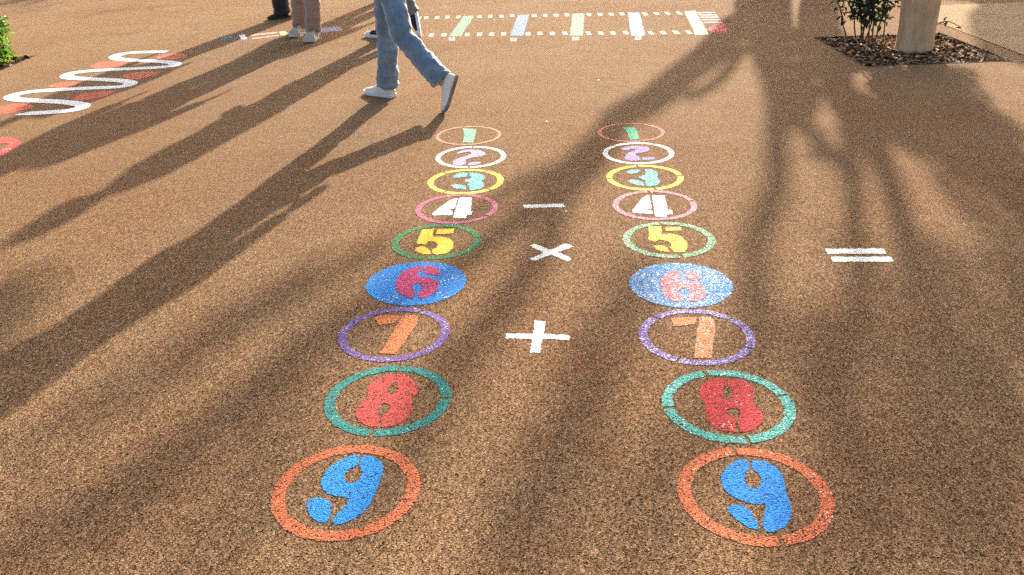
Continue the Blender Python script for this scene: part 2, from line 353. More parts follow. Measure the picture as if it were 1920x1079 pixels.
CEN = {'L': [(-.244, 5.48), (-.216, 5.032), (-.233, 4.598), (-.265, 4.19), (-.343, 3.776), (-.4, 3.339), (-.448, 2.906), (-.421, 2.46), (-.488, 2.0)],
       'R': [(.784, 5.424), (.768, 4.994), (.741, 4.562), (.728, 4.145), (.722, 3.705), (.689, 3.237), (.667, 2.809), (.676, 2.36), (.647, 1.923)]}
RADIUS = 0.209
Z1, Z2 = 0.0012, 0.0024
NUM = {
 ('L', 9): ((480, 780), 3.692, [[(718,274),(660,278),(600,300),(540,335),(495,375),(462,425),(450,470),(462,515),(500,545),(560,560),(635,568),(640,590),(620,625),(580,665),(545,700),(525,735),(540,755),(600,750),(680,715),(740,670),(790,610),(825,540),(855,460),(880,390),(885,355),(860,315),(810,285),(742,277),(722,315),(720,345),(732,385),(728,425),(700,455),(650,468),(612,445),(612,410),(635,380),(670,360),(706,345),(710,310)],
   [(365,580),(430,570),(490,580),(520,610),(522,660),(505,710),(485,745),(430,735),(380,700),(355,655),(350,610)]]),
 ('R', 9): ((1220, 780), 4.15, [[(760,345),(690,340),(620,375),(565,430),(545,490),(560,550),(600,605),(660,645),(740,675),(820,690),(890,685),(895,720),(885,770),(870,810),(875,860),(895,905),(960,905),(1040,870),(1085,810),(1095,740),(1080,670),(1055,600),(1040,520),(1020,450),(970,400),(890,355),(782,345),(782,400),(800,430),(845,450),(860,480),(858,520),(840,560),(790,570),(745,545),(734,490),(738,450),(758,430),(764,400)],
   [(590,715),(640,695),(720,700),(770,735),(805,790),(840,850),(830,890),(770,875),(690,825),(620,765)]]),
 ('L', 8): ((580, 660), 6.0, [[(975,258),(880,262),(820,275),(730,320),(665,390),(650,440),(670,490),(620,540),(560,600),(515,670),(520,730),(560,785),(640,830),(778,852),(792,760),(788,712),(760,650),(790,595),(850,580),(905,600),(910,650),(870,690),(830,708),(806,852),(880,850),(980,820),(1070,780),(1120,720),(1160,650),(1155,590),(1150,540),(1180,500),(1225,470),(1230,420),(1215,360),(1150,300),(1060,260),(984,256),(978,340),(1000,400),(985,460),(930,480),(880,460),(880,410),(935,372),(968,345)]]),
 ('R', 8): ((1120, 480), 3.0, [[(716,690),(640,695),(590,725),(570,765),(590,810),(610,840),(605,880),(620,930),(660,970),(720,990),(776,990),(778,950),(776,915),(735,895),(730,870),(760,855),(800,865),(805,895),(790,920),(797,955),(803,992),(870,985),(920,950),(935,905),(920,870),(885,845),(875,810),(885,775),(870,730),(830,700),(728,692),(730,728),(765,765),(770,790),(740,808),(705,795),(705,760),(719,730)]]),
 ('L', 7): ((480, 480), 3.0, [[(665,350),(700,335),(770,335),(808,340),(790,365),(770,382),(720,385),(690,390)], [(825,340),(880,332),(912,345),(908,375),(880,420),(840,480),(800,530),(780,555),(695,550),(720,520),(755,460),(790,395)]]),
 ('R', 7): ((1120, 480), 3.0, [[(412,352),(560,345),(555,385),(500,392),(430,398)], [(572,345),(635,345),(660,370),(662,430),(650,500),(645,575),(545,575),(550,520),(560,440),(568,390)]]),
 ('L', 6): ((660, 480), 4.904, [[(640,100),(560,110),(480,140),(430,190),(405,250),(400,310),(430,350),(490,380),(560,395),(565,380),(585,340),(560,310),(560,275),(600,255),(640,270),(650,300),(625,335),(605,360),(615,400),(690,380),(750,350),(790,310),(800,270),(780,230),(730,208),(660,200),(620,195),(600,170),(620,145),(640,140)], [(655,100),(720,92),(780,115),(820,165),(800,182),(740,180),(670,170),(655,140)]]),
 ('R', 6): ((1160, 480), 4.904, [[(560,140),(480,145),(410,180),(380,230),(395,300),(405,350),(440,390),(500,420),(570,430),(590,400),(590,370),(550,340),(560,310),(600,295),(650,315),(660,345),(640,380),(625,420),(720,425),(790,390),(810,350),(790,300),(740,260),(670,240),(610,245),(570,225),(560,190)], [(610,140),(690,150),(750,190),(760,220),(700,230),(640,220),(615,190)]]),
 ('L', 5): ((740, 220), 3.0, [[(155,632),(222,630),(215,655),(218,675),(265,673),(310,685),(333,710),(325,740),(295,765),(240,775),(215,770),(210,745),(235,738),(243,715),(225,700),(190,700),(175,718),(120,712),(130,690),(145,660)], [(115,735),(160,728),(190,740),(200,755),(208,772),(160,772),(120,755)], [(240,632),(335,628),(328,655),(232,660)]]),
 ('R', 5): ((740, 220), 3.0, [[(1425,615),(1500,615),(1505,640),(1500,660),(1550,655),(1610,670),(1645,705),(1650,735),(1630,760),(1570,760),(1550,735),(1555,715),(1530,695),(1490,690),(1465,705),(1425,690),(1430,655)], [(1455,725),(1505,720),(1530,735),(1550,760),(1500,755),(1470,745)], [(1520,620),(1610,618),(1615,638),(1525,642)]]),
 ('L', 4): ((740, 220), 3.0, [[(345,455),(355,460),(345,490),(338,512),(310,520),(325,528),(325,552),(215,553),(210,545),(240,520),(300,475)], [(365,453),(432,453),(432,510),(428,530),(436,530),(432,550),(405,552),(402,570),(328,568),(335,545),(350,500)]]),
 ('R', 4): ((740, 220), 3.0, [[(1420,440),(1435,445),(1442,490),(1445,512),(1420,520),(1448,528),(1450,545),(1340,540),(1338,525),(1365,490),(1395,455)], [(1447,440),(1520,442),(1530,500),(1535,520),(1560,525),(1565,545),(1530,550),(1530,565),(1465,560),(1460,520)]]),
 ('L', 3): ((780, 220), 5.394, [[(545,560),(600,565),(660,580),(700,600),(690,625),(660,650),(690,670),(690,700),(640,730),(560,745),(540,735),(535,700),(520,680),(545,665),(490,655),(500,630),(550,625),(555,605),(535,590)], [(370,600),(420,570),(500,560),(525,570),(515,600),(440,615),(380,618)], [(355,690),(400,680),(470,685),(500,700),(510,735),(450,730),(380,720)]]),
 ('R', 3): ((1110, 220), 5.395, [[(530,530),(600,530),(660,560),(670,590),(655,610),(680,630),(690,660),(660,690),(580,705),(545,700),(540,660),(530,640),(480,620),(470,600),(530,590),(545,565)], [(345,555),(400,535),(470,530),(495,545),(450,570),(370,575)], [(360,650),(400,630),(470,640),(520,665),(525,700),(460,690),(390,670)]]),
 ('L', 2): ((780, 220), 5.394, [[(410,360),(480,335),(560,330),(640,335),(690,355),(710,378),(660,395),(580,410),(520,425),(500,445),(505,480),(440,490),(370,480),(375,450),(410,425),(470,405),(530,385),(560,370),(550,350),(490,355),(430,375)], [(530,465),(590,455),(660,455),(640,478),(590,485),(530,488)]]),
 ('R', 2): ((1110, 220), 5.395, [[(290,320),(340,300),(420,293),(500,293),(570,305),(595,330),(560,350),(500,360),(440,375),(460,395),(490,420),(490,438),(400,445),(335,430),(330,400),(350,375),(400,350),(450,330),(420,320),(360,335),(305,335)], [(505,410),(630,405),(640,430),(510,437)]]),
 ('L', 1): ((780, 220), 5.394, [[(470,115),(610,125),(600,190),(575,260),(470,255),(490,190)]]),
 ('R', 1): ((1110, 220), 5.395, [[(310,105),(430,100),(460,150),(480,225),(380,230),(360,170),(340,125),(320,122)]]),
}
# number: (ring width, ring paint L, numeral paint L, ring paint R, numeral paint R, gaps L, gaps R, ring word, numeral word)
SPEC = {
 9: (.038, ((.80,.20,.085), .64, .0), ((.035,.33,.86), .84, .0), ((.80,.20,.085), .66, .02), ((.035,.31,.86), .82, .0), [], [92, -84], 'orange', 'blue', 'orange', 'blue'),
 8: (.036, ((.04,.32,.29), .74, .01), ((.74,.085,.085), .62, .0), ((.13,.52,.45), .76, .10), ((.70,.06,.07), .76, .02), [84, -99, -3], [99, -86, 12, 182], 'dark teal', 'coral red', 'light turquoise', 'deep red'),
 7: (.033, ((.25,.15,.46), .66, .08), ((.78,.23,.085), .78, .0), ((.30,.20,.56), .70, .26), ((.80,.31,.15), .78, .10), [62, -122], [38, -32, 130, -120], 'purple', 'orange', 'pale violet', 'peach orange'),
 6: (0, ((.035,.29,.80), .84, .03), ((.62,.075,.22), .86, .0), ((.13,.34,.66), .82, .26), ((.72,.22,.26), .92, .28), [], [], 'bright blue', 'magenta', 'speckled pale blue', 'pink'),
 5: (.035, ((.06,.28,.11), .72, .02), ((.86,.56,.06), .97, .0), ((.20,.44,.22), .74, .24), ((.88,.62,.12), .82, .06), [88, 6, -100], [92, -84], 'dark green', 'golden yellow', 'pale green', 'speckled yellow'),
 4: (.030, ((.66,.17,.28), .74, .05), ((.66,.65,.61), .985, .0), ((.74,.28,.36), .68, .15), ((.66,.65,.61), .985, .0), [48, -38], [90, 10], 'rose pink', 'white', 'faded pink', 'white'),
 3: (.034, ((.88,.60,.10), .97, .0), ((.16,.52,.54), .90, .14), ((.82,.55,.10), .97, .0), ((.16,.50,.50), .86, .16), [56, 128, -48, -124], [94, -82, 180, 2], 'yellow', 'aqua', 'amber yellow', 'aqua'),
 2: (.030, ((.67,.64,.57), .985, .0), ((.52,.42,.66), .90, .10), ((.67,.64,.58), .985, .0), ((.36,.27,.52), .90, .06), [88, -92, 182, 2], [54, 128, -120], 'white', 'pale lavender', 'white', 'violet'),
 1: (.022, ((.84,.33,.21), .62, .05), ((.22,.56,.34), .86, .12), ((.78,.22,.19), .66, .05), ((.10,.42,.24), .90, .0), [], [60, -80], 'faded coral', 'pale green', 'coral red', 'emerald green'),
}
def ring_arc(bm, c, r0, r1, a0, a1, z):
    n = max(6, int((a1 - a0) * r1 / 0.006)); seed = rng.random() * 50
    A, B = [], []
    for k in range(n + 1):
        a = a0 + (a1 - a0) * k / n
        ro = r1 + rng.gauss(0, .0015) + .003 * noise.noise(Vector((a * 6, seed, 0))); ri = r0 + rng.gauss(0, .0015) + .003 * noise.noise(Vector((a * 6, seed + 9, 0)))
        A.append(bm.verts.new((c[0] + ro * math.cos(a), c[1] + ro * math.sin(a), z)))
        B.append(bm.verts.new((c[0] + ri * math.cos(a), c[1] + ri * math.sin(a), z)))
    for k in range(n): bm.faces.new((A[k], A[k + 1], B[k + 1], B[k]))
for side in 'LR':
    for num in range(1, 10):
        s = SPEC[num]; c = CEN[side][num - 1]
        pr_, pn = (s[1], s[2]) if side == 'L' else (s[3], s[4]); gaps = s[5] if side == 'L' else s[6]
        rw, nw = (s[7], s[8]) if side == 'L' else (s[9], s[10])
        colm = 'left' if side == 'L' else 'right'
        t = empty('number_circle', (c[0], c[1], 0))
        shape = 'solid %s disc' % rw if num == 6 else '%s painted ring' % rw
        tag(t, '%s number %d inside a %s, in the %s column' % (nw, num, shape, colm), 'painted number', 'numbered circles painted in two columns')
        bm = bmesh.new()
        if num == 6:
            poly_bm(bm, [(c[0] + RADIUS * math.cos(a * .05236), c[1] + RADIUS * math.sin(a * .05236)) for a in range(120)], Z1, .0018); tri(bm)
            from_bm('disc', bm, paint(pr_[0], pr_[1], pr_[2]), t)
        else:
            gs = sorted(g_ % 360 for g_ in gaps); hw = (.0085 if num > 2 else .007) / RADIUS
            if not gs: spans = [(0, 2 * math.pi)]
            else:
                spans = []
                for i, a in enumerate(gs):
                    b = gs[(i + 1) % len(gs)] + (360 if i == len(gs) - 1 else 0)
                    spans.append((R(a) + hw * rng.uniform(.5, 1), R(b) - hw * rng.uniform(.5, 1)))
            for a0, a1 in spans: ring_arc(bm, c, RADIUS - s[0], RADIUS, a0, a1, Z1)
            from_bm('ring', bm, paint(pr_[0], pr_[1], pr_[2]), t)
        off, k, polys = NUM[(side, num)]
        bm = bmesh.new()
        for p in polys: poly_bm(bm, px(p, off, k), Z2 if num == 6 else Z1, .0013, smooth=1 if num not in (1, 4) else 0)
        tri(bm); from_bm('numeral', bm, paint(pn[0], pn[1], pn[2]), t)

WHITE = paint((.66, .64, .59), .985, 0.0, .55, .06)
def marking(name, label, cat, polys, off, k, mat, group=None, smooth=0, z=Z1, j=.0022):
    bm = bmesh.new()
    for p in polys: poly_bm(bm, px(p, off, k), z, j, smooth=smooth)
    tri(bm); return tag(from_bm(name, bm, mat), label, cat, group)
G = 'white arithmetic signs between the number columns'
marking('minus_sign', 'white minus sign, a single bar beside the two fours', 'painted sign', [[(272,83),(530,76),(537,98),(280,104)]], (900,360), 3.373, WHITE, G)
marking('times_sign', 'white diagonal multiplication cross between the two fives', 'painted sign', [[(312,343),(345,330),(448,368),(545,328),(592,348),(495,383),(580,425),(550,440),(445,398),(345,440),(315,425),(405,385)]], (900,360), 3.373, WHITE, G)
marking('plus_sign', 'white upright plus sign between the two sevens', 'painted sign', [[(345,818),(412,822),(405,898),(568,910),(563,940),(392,930),(380,1020),(315,1018),(332,930),(163,928),(165,897),(335,900)]], (900,360), 3.373, WHITE, G)
marking('equals_sign', 'white equals sign of two bars out to the right alone', 'painted sign', [[(375,218),(1255,215),(1300,292),(415,292)], [(455,338),(1340,337),(1375,355),(1400,412),(495,412)]], (1500,440), 8.0, WHITE, G)

# --- wavy white snake line over red blobs
t = empty('snake_marking', un(180, 155)); tag(t, 'winding white snake line over red blobs, painted at the left', 'ground game')
def catmull(pts, n=10):
    out = []
    for i in range(len(pts) - 1):
        p0 = pts[max(i - 1, 0)]; p1 = pts[i]; p2 = pts[i + 1]; p3 = pts[min(i + 2, len(pts) - 1)]
        for k in range(n):
            u = k / n
            out.append(0.5 * ((2 * p1) + (p2 - p0) * u + (2 * p0 - 5 * p1 + 4 * p2 - p3) * u * u + (3 * p1 - p0 - 3 * p2 + p3) * u ** 3))
    out.append(pts[-1]); return out
line = [(935,294),(870,294),(760,297),(690,305),(648,318),(655,331),(710,339),(800,343),(900,348),(970,355),(985,364),(955,374),(880,382),(740,388),(600,395),(480,403),(400,415),(374,430),(400,440),(500,446),(600,450),(690,457),(735,468),(715,482),(640,492),(500,498),(300,508),(160,520),(80,537),(62,552),(110,563),(250,570),(380,578),(455,590),(462,604),(410,620),(300,632),(180,639),(85,648)]
cp = catmull(px(line, (0, 0), 2.997)); bm = bmesh.new(); prev = None; n = len(cp)
for i, p in enumerate(cp):
    d = cp[min(i + 1, n - 1)] - cp[max(i - 1, 0)]; d.normalize(); s = Vector((-d.y, d.x, 0))
    hw = .055 * min(1, (n - 1 - i) / 9 + .05)
    ab = (bm.verts.new((p + s * (hw + rng.gauss(0, .0008))).to_tuple()[:2] + (Z2,)), bm.verts.new((p - s * (hw + rng.gauss(0, .0008))).to_tuple()[:2] + (Z2,)))
    if prev: bm.faces.new((prev[0], prev[1], ab[1], ab[0]))
    prev = ab
from_bm('white_line', bm, paint((.68, .66, .62), .99, 0.0, .55, .05), t)
RED = paint((.66, .15, .085), .82, .03)
for b in ([(870,327),(920,308),(1000,300),(1055,312),(1040,327),(980,337),(900,340)], [(500,372),(560,350),(650,343),(725,350),(690,367),(620,384),(520,388)], [(680,427),(760,408),(850,402),(910,404),(860,427),(780,448),(720,448)],
          [(262,492),(310,470),(380,460),(455,464),(420,482),(340,492)], [(405,558),(450,530),(560,515),(660,513),(600,542),(500,563),(420,568)], [(-20,600),(80,586),(160,586),(195,600),(150,617),(60,638),(-20,643)]):
    bm = bmesh.new(); poly_bm(bm, px(b, (0, 0), 2.997), Z1, .003, smooth=2); tri(bm); from_bm('red_blob', bm, RED, t)
bm = bmesh.new()
outer = px([(-160,690),(-80,640),(0,624),(100,620),(200,640),(280,665),(305,700),(290,745),(230,775),(150,830),(70,880),(0,905),(-90,900),(-150,800)], (0, 180), 7.99)
inner = px([(-100,740),(-50,725),(0,722),(60,712),(110,715),(135,722),(130,738),(105,755),(70,775),(35,795),(0,812),(-60,820),(-95,790)], (0, 180), 7.99)
oo = catmull(outer + outer[:1], 6)[:-1]; ii = catmull(inner + inner[:1], 6)[:-1]
def resample(pts, n):
    L = [0.0]; q = pts + pts[:1]
    for a, b in zip(q, q[1:]): L.append(L[-1] + (b - a).length)
    out = []
    for k in range(n):
        d = L[-1] * k / n; i = max(j for j in range(len(L) - 1) if L[j] <= d)
        out.append(q[i].lerp(q[i + 1], (d - L[i]) / max(1e-9, L[i + 1] - L[i])))
    return out
oo = resample(oo, 90); ii = resample(ii, 90)
ov = [bm.verts.new((p.x + rng.gauss(0, .002), p.y + rng.gauss(0, .002), Z1)) for p in oo]; iv = [bm.verts.new((p.x + rng.gauss(0, .002), p.y + rng.gauss(0, .002), Z1)) for p in ii]
for k in range(90): bm.faces.new((ov[k], ov[(k + 1) % 90], iv[(k + 1) % 90], iv[k]))
tag(from_bm('ring_marking', bm, paint((.70, .11, .09), .84, .06)), 'red rounded ring cut off by the left edge, below the snake line', 'ground game')

# --- the jumping ruler at the back
t = empty('jump_ruler', un(1080, 48)); tag(t, 'long jump ruler of white dashes and pastel bars across the back', 'ground game')
for b, c in (([(330,91),(389,90),(313,207),(244,207)], (.22,.36,.26)), ([(634,85),(697,85),(663,203),(588,203)], (.20,.29,.44)), ([(940,78),(1007,77),(1000,203),(924,203)], (.26,.37,.25)),
             ([(1252,72),(1318,72),(1349,202),(1270,205)], (.32,.40,.50)), ([(1568,65),(1632,62),(1706,195),(1632,200)], (.66,.58,.35))):
    bm = bmesh.new(); poly_bm(bm, px(b, (760, 0), 3.0), Z1, .004, .02); tri(bm); from_bm('bar', bm, paint(c, .90, .02), t)
CREAM = paint((.66, .58, .40), .97, 0.0, .55, .08)
top = [(-25,107),(30,105),(75,104),(118,102),(178,100),(237,98),(298,97),(418,95),(478,93),(540,93),(600,90),(725,90),(787,89),(848,87),(910,85),(1033,84),(1095,83),(1158,82),(1220,80),(1348,80),(1412,78),(1475,77),(1540,75)]
bot = [(-60,205),(10,202),(80,200),(148,198),(217,197),(348,196),(418,195),(486,194),(553,192),(690,192),(757,190),(827,190),(897,189),(1030,189),(1100,188),(1168,187),(1240,185),(1380,186),(1450,185),(1523,184),(1595,183)]
for row in (top, bot):
    for x, y in row:
        c = un(760 + x / 3, y / 3); bm = bmesh.new()
        poly_bm(bm, [(c.x - .023, c.y - .085), (c.x + .023, c.y - .085), (c.x + .023, c.y + .085), (c.x - .023, c.y + .085)], Z1, .003, .02); tri(bm)
        from_bm('dash', bm, CREAM, t)
for x, y in ((265,220), (612,225), (960,219), (1313,217)):
    bm = bmesh.new()
    for dx, dy, w_, h_ in ((-14, -4, 15, 9), (8, -5, 18, 8), (-2, 6, 34, 6)):
        poly_bm(bm, px([(x + dx - w_ / 2, y + dy - h_ / 2), (x + dx + w_ / 2, y + dy - h_ / 2), (x + dx + w_ / 2 - 2, y + dy + h_ / 2), (x + dx - w_ / 2 - 2, y + dy + h_ / 2)], (760, 0), 3.0), Z1, .004, .02)
    tri(bm); from_bm('faded_figure', bm, paint((.80, .76, .66), .72), t)
bm = bmesh.new()
for k, (y, x1) in enumerate(((73, 1742), (86, 1752), (99, 1760), (113, 1768), (128, 1776))):
    poly_bm(bm, px([(1640 + k * 9, y - 3), (x1, y - 3.5), (x1 + 3, y + 2.5), (1643 + k * 9, y + 3)], (760, 0), 3.0), Z1, .004, .02)
tri(bm); from_bm('striped_end', bm, paint((.82, .62, .56), .90, .05), t)
bm = bmesh.new(); poly_bm(bm, px([(1700,168),(1735,140),(1785,128),(1805,150),(1812,185),(1765,182),(1725,190)], (760, 0), 3.0), Z1, .004, .02, 1); tri(bm)
from_bm('red_end', bm, paint((.62, .11, .13), .88, .04), t)

# --- faded game marking under the people
t = empty('faded_marking', un(500, 68)); tag(t, 'faded strip of grey, white, yellow and lavender paint under the pink trousers', 'ground game')
for nm, b, c, cv, off, k in (('grey_patch', [(1225,212),(1265,198),(1320,196),(1345,205),(1330,225),(1270,238),(1235,228)], (.12,.11,.13), .8, (0,0), 2.997), ('white_block', [(1343,200),(1372,196),(1390,220),(1356,223)], (.84,.82,.80), .98, (0,0), 2.997),
    ('yellow_block', [(1570,180),(1600,176),(1616,190),(1600,203),(1575,198)], (.80,.70,.30), .92, (0,0), 2.997), ('pink_strip', [(1400,196),(1560,180),(1560,188),(1410,206)], (.70,.45,.34), .7, (0,0), 2.997),
    ('pink_strip', [(1410,216),(1570,196),(1570,203),(1420,224)], (.70,.45,.34), .62, (0,0), 2.997), ('lavender_bar', [(880,428),(1240,402),(1300,462),(920,500)], (.36,.33,.46), .80, (480,0), 7.99)):
    bm = bmesh.new(); poly_bm(bm, px(b, off, k), Z1, .004, .02, 1); tri(bm); from_bm(nm, bm, paint(c, cv, .04), t)

# --- pale petals and crumbs lying about
bm = bmesh.new()
spots = [(1122,152),(1290,38),(1700,92),(1738,127),(1435,152),(1505,157),(95,250),(1062,398),(420,185),(330,320)] + [(rng.uniform(0, 1920), rng.uniform(60, 420)) for _ in range(10)]
for x, y in spots:
    c = un(x, y); r = rng.uniform(.003, .009); a = rng.uniform(0, 6.28)
    if PIT_A[0] < c.x < PIT_A[1] and PIT_A[2] < c.y < PIT_A[3]: continue
    vs_ = [bm.verts.new((c.x + r * q * math.cos(a + k), c.y + r * q * math.sin(a + k), .004 + rng.uniform(0, .006))) for k, q in ((0, 1.4), (1.4, .7), (3.1, 1.3), (4.6, .8))]
    bm.faces.new(vs_)
tag(from_bm('petal_litter', bm, leaf_mat('dry_petal', (.36, .24, .14), (.50, .38, .26), .1)), 'tiny pale petals and crumbs scattered over the tan ground', 'litter', kind='stuff')

# ------------------------------------------------------------------ plants
def leaf(bm, p, d, up, l, wd, fold=.25):
    d = d.normalized(); s = d.cross(up)
    if s.length < 1e-3: s = d.cross(Vector((1, 0, 0)))
    s.normalize(); nn_ = s.cross(d)
    a = bm.verts.new(p); m1 = bm.verts.new(p + d * l * .5 - nn_ * l * .05); e = bm.verts.new(p + d * l - nn_ * l * .18)
    L1 = bm.verts.new(p + d * l * .28 + s * wd * .42 + nn_ * wd * fold); L2 = bm.verts.new(p + d * l * .65 + s * wd * .40 + nn_ * wd * fold)
    R1 = bm.verts.new(p + d * l * .28 - s * wd * .42 + nn_ * wd * fold); R2 = bm.verts.new(p + d * l * .65 - s * wd * .40 + nn_ * wd * fold)
    bm.faces.new((a, m1, L1)); bm.faces.new((L1, m1, L2)); bm.faces.new((m1, e, L2)); bm.faces.new((a, R1, m1)); bm.faces.new((R1, R2, m1)); bm.faces.new((m1, R2, e))
def rdir(zb=0.0):
    v = Vector((rng.gauss(0, 1), rng.gauss(0, 1), rng.gauss(0, 1) + zb)); return v.normalized()
M_STEM = plain('woody_stem', (.075, .045, .028), .8, 60, .3, .001)
M_DARKLEAF = leaf_mat('dark_leaf', (.008, .017, .007), (.024, .048, .016), .12, .6)
M_LITLEAF = leaf_mat('bright_leaf', (.03, .08, .012), (.10, .20, .03), .40, .4)
def shrub(name, label, stems, mat, leaf_len, n_leaf, z_bare, spread, cat='shrub'):
    b0 = Vector(stems[0][0]); t = empty(name, (b0.x, b0.y, 0)); tag(t, label, cat)
    sb = bmesh.new(); lb = bmesh.new()
    for k, pts in enumerate(stems):
        c = catmull([Vector(p) for p in pts], 6); n = len(c)
        loft(sb, c, [.0075 * (1 - .75 * i / n) for i in range(n)], 6)
        for i in range(n_leaf):
            u = rng.random() ** .8; q = c[min(n - 1, int(u * n))]
            if q.z < z_bare: continue
            p = q + rdir() * spread * rng.random()
            d = (p - q + rdir(-.2) * .03)
            leaf(lb, p, d, Vector((0, 0, 1)) + rdir() * .5, leaf_len * rng.uniform(.7, 1.25), leaf_len * .5)
            if rng.random() < .3: loft(sb, [q, p], [.002, .0012], 4)
    from_bm('stem', sb, M_STEM, t, True); from_bm('foliage', lb, mat, t, False)
    return t
st = []
for k in range(9):
    bx, by = 3.22 + rng.uniform(-.07, .13), 8.02 + rng.uniform(-.12, .10)
    tx, ty = bx + rng.uniform(-.10, .14), by + rng.uniform(-.1, .16)
    st.append([(bx, by, -.04), (bx + (tx - bx) * .3 + rng.uniform(-.03, .03), by, .2), (bx + (tx - bx) * .6 + rng.uniform(-.04, .04), by + (ty - by) * .6, .5), (tx, ty, rng.uniform(.75, 1.15))])
shrub('leafy_shrub', 'dark leafy shrub with bare lower stems behind the pale trunk', st, M_DARKLEAF, .060, 150, .20, .085)
st = [[(3.08, 8.0, -.04), (3.02, 7.97, .10), (2.97, 7.96, .22), (2.98, 7.95, .34)], [(2.99, 7.97, .2), (2.93, 7.95, .33), (2.86, 7.93, .43)], [(3.1, 8.0, .2), (3.03, 7.98, .33), (2.95, 7.96, .42)]]
shrub('thin_sapling', 'thin sapling with sparse leaves left of the dark shrub', st, M_DARKLEAF, .06, 9, .19, .03, 'sapling')
st = [[(3.66, 7.98, -.04), (3.72, 7.96, .08), (3.80, 7.94, .13), (3.88, 7.92, .165), (3.98, 7.92, .13), (4.04, 7.92, .08)], [(3.66, 7.98, -.04), (3.67, 7.98, .1), (3.66, 7.97, .2)]]
shrub('low_sprig', 'low sprig with a few round leaves right of the pale trunk', st, M_DARKLEAF, .06, 9, .06, .012, 'sapling')
st = []
for k in range(12):
    bx, by = -4.70 + rng.uniform(-.16, .08), 8.38 + rng.uniform(-.15, .15)
    tx, ty = bx + rng.uniform(-.2, .17), by + rng.uniform(-.15, .15)
    st.append([(bx, by, -.04), (bx + (tx - bx) * .4, by + rng.uniform(-.03, .03), .14), (tx, ty, rng.uniform(.25, .46))])
shrub('green_shrub', 'bright green leafy shrub at the left edge in sunlight', st, M_LITLEAF, .052, 130, .03, .08)
st = []
for k in range(9):
    bx, by = -4.66 + rng.uniform(-.12, .08), 8.42 + rng.uniform(-.2, .15)
    st.append([(-4.66, 8.42, -.03), (bx, by, .01), (bx + rng.uniform(-.02, .06), by, .03), (bx + rng.uniform(-.03, .09), by + rng.uniform(-.05, .05), .07)])
shrub('ground_plant', 'low yellow green plants creeping over the left pit corner', st, leaf_mat('yellow_leaf', (.07, .11, .02), (.22, .26, .06), .35), .04, 16, .0, .04, 'plant')

# --- the pale trunk in the pit, its crown above the frame
def bark_mat(name, c0, c1):
    mt, nn, bs = new_mat(name); tc = nn.n('ShaderNodeTexCoord'); mp = nn.n('ShaderNodeMapping'); nn.set(mp.inputs[0], tc.outputs['Object']); mp.inputs['Scale'].default_value = (1, 1, .35)
    a = nn.noise(mp.outputs[0], 9, 5, .6).outputs[0]; b_ = nn.noise(mp.outputs[0], 45, 3, .6).outputs[0]
    c = nn.mix(nn.maprange(a, .38, .68), c0, c1); c = nn.mix(nn.math('MULTIPLY', nn.maprange(b_, .5, .7), .2), c, tuple(x * .6 for x in c1))
    nn.set(bs.inputs['Base Color'], c); bs.inputs['Roughness'].default_value = .95; bs.inputs['Specular IOR Level'].default_value = .1
    b = nn.n('ShaderNodeBump'); b.inputs['Distance'].default_value = .004; b.inputs['Strength'].default_value = .5; nn.set(b.inputs['Height'], a); nn.set(bs.inputs['Normal'], b.outputs[0])
    return mt
M_PALE = bark_mat('pale_bark', (.58, .40, .25), (.45, .26, .135)); M_BARK = bark_mat('grey_bark', (.22, .17, .12), (.12, .085, .06))
M_CROWN = leaf_mat('crown_leaf', (.02, .05, .015), (.06, .12, .03), .12)
def crown_cluster(bm, c, r, n, l):
    for _ in range(n):
        p = Vector(c) + rdir() * r * rng.random() ** .5
        leaf(bm, p, rdir(-.3), Vector((0, 0, 1)) + rdir() * .6, l * rng.uniform(.7, 1.3), l * .5)
t = empty('pale_tree', (3.5, 7.62, 0)); tag(t, 'smooth pale tree trunk standing in the mulch pit', 'tree')
bm = bmesh.new()
tc_ = [(3.497, 7.62, -.05), (3.497, 7.62, .02), (3.496, 7.62, .2), (3.492, 7.62, .45), (3.48, 7.63, .9), (3.47, 7.66, 1.5), (3.46, 7.7, 2.4), (3.5, 7.7, 3.4), (3.55, 7.7, 4.6)]
loft(bm, tc_, [.155, .152, .150, .154, .152, .145, .13, .11, .06], 28, Vector((0, 1, 0)), .05, 3)
for e in ((4.6, 8.4, 5.0), (2.6, 8.2, 5.2), (3.4, 6.6, 5.4), (3.9, 8.9, 5.9)): loft(bm, [(3.48, 7.7, 2.9), ((3.48 + e[0]) / 2, (7.7 + e[1]) / 2, 4.3), e], [.08, .05, .02], 8)
from_bm('trunk', bm, M_PALE, t, True)
bm = bmesh.new()
for c in ((4.6, 8.4, 5.2), (2.6, 8.2, 5.4), (3.4, 6.6, 5.6), (3.9, 8.9, 6.1), (3.5, 7.7, 5.6)): crown_cluster(bm, c, .8, 160, .12)
from_bm('crown', bm, M_CROWN, t)

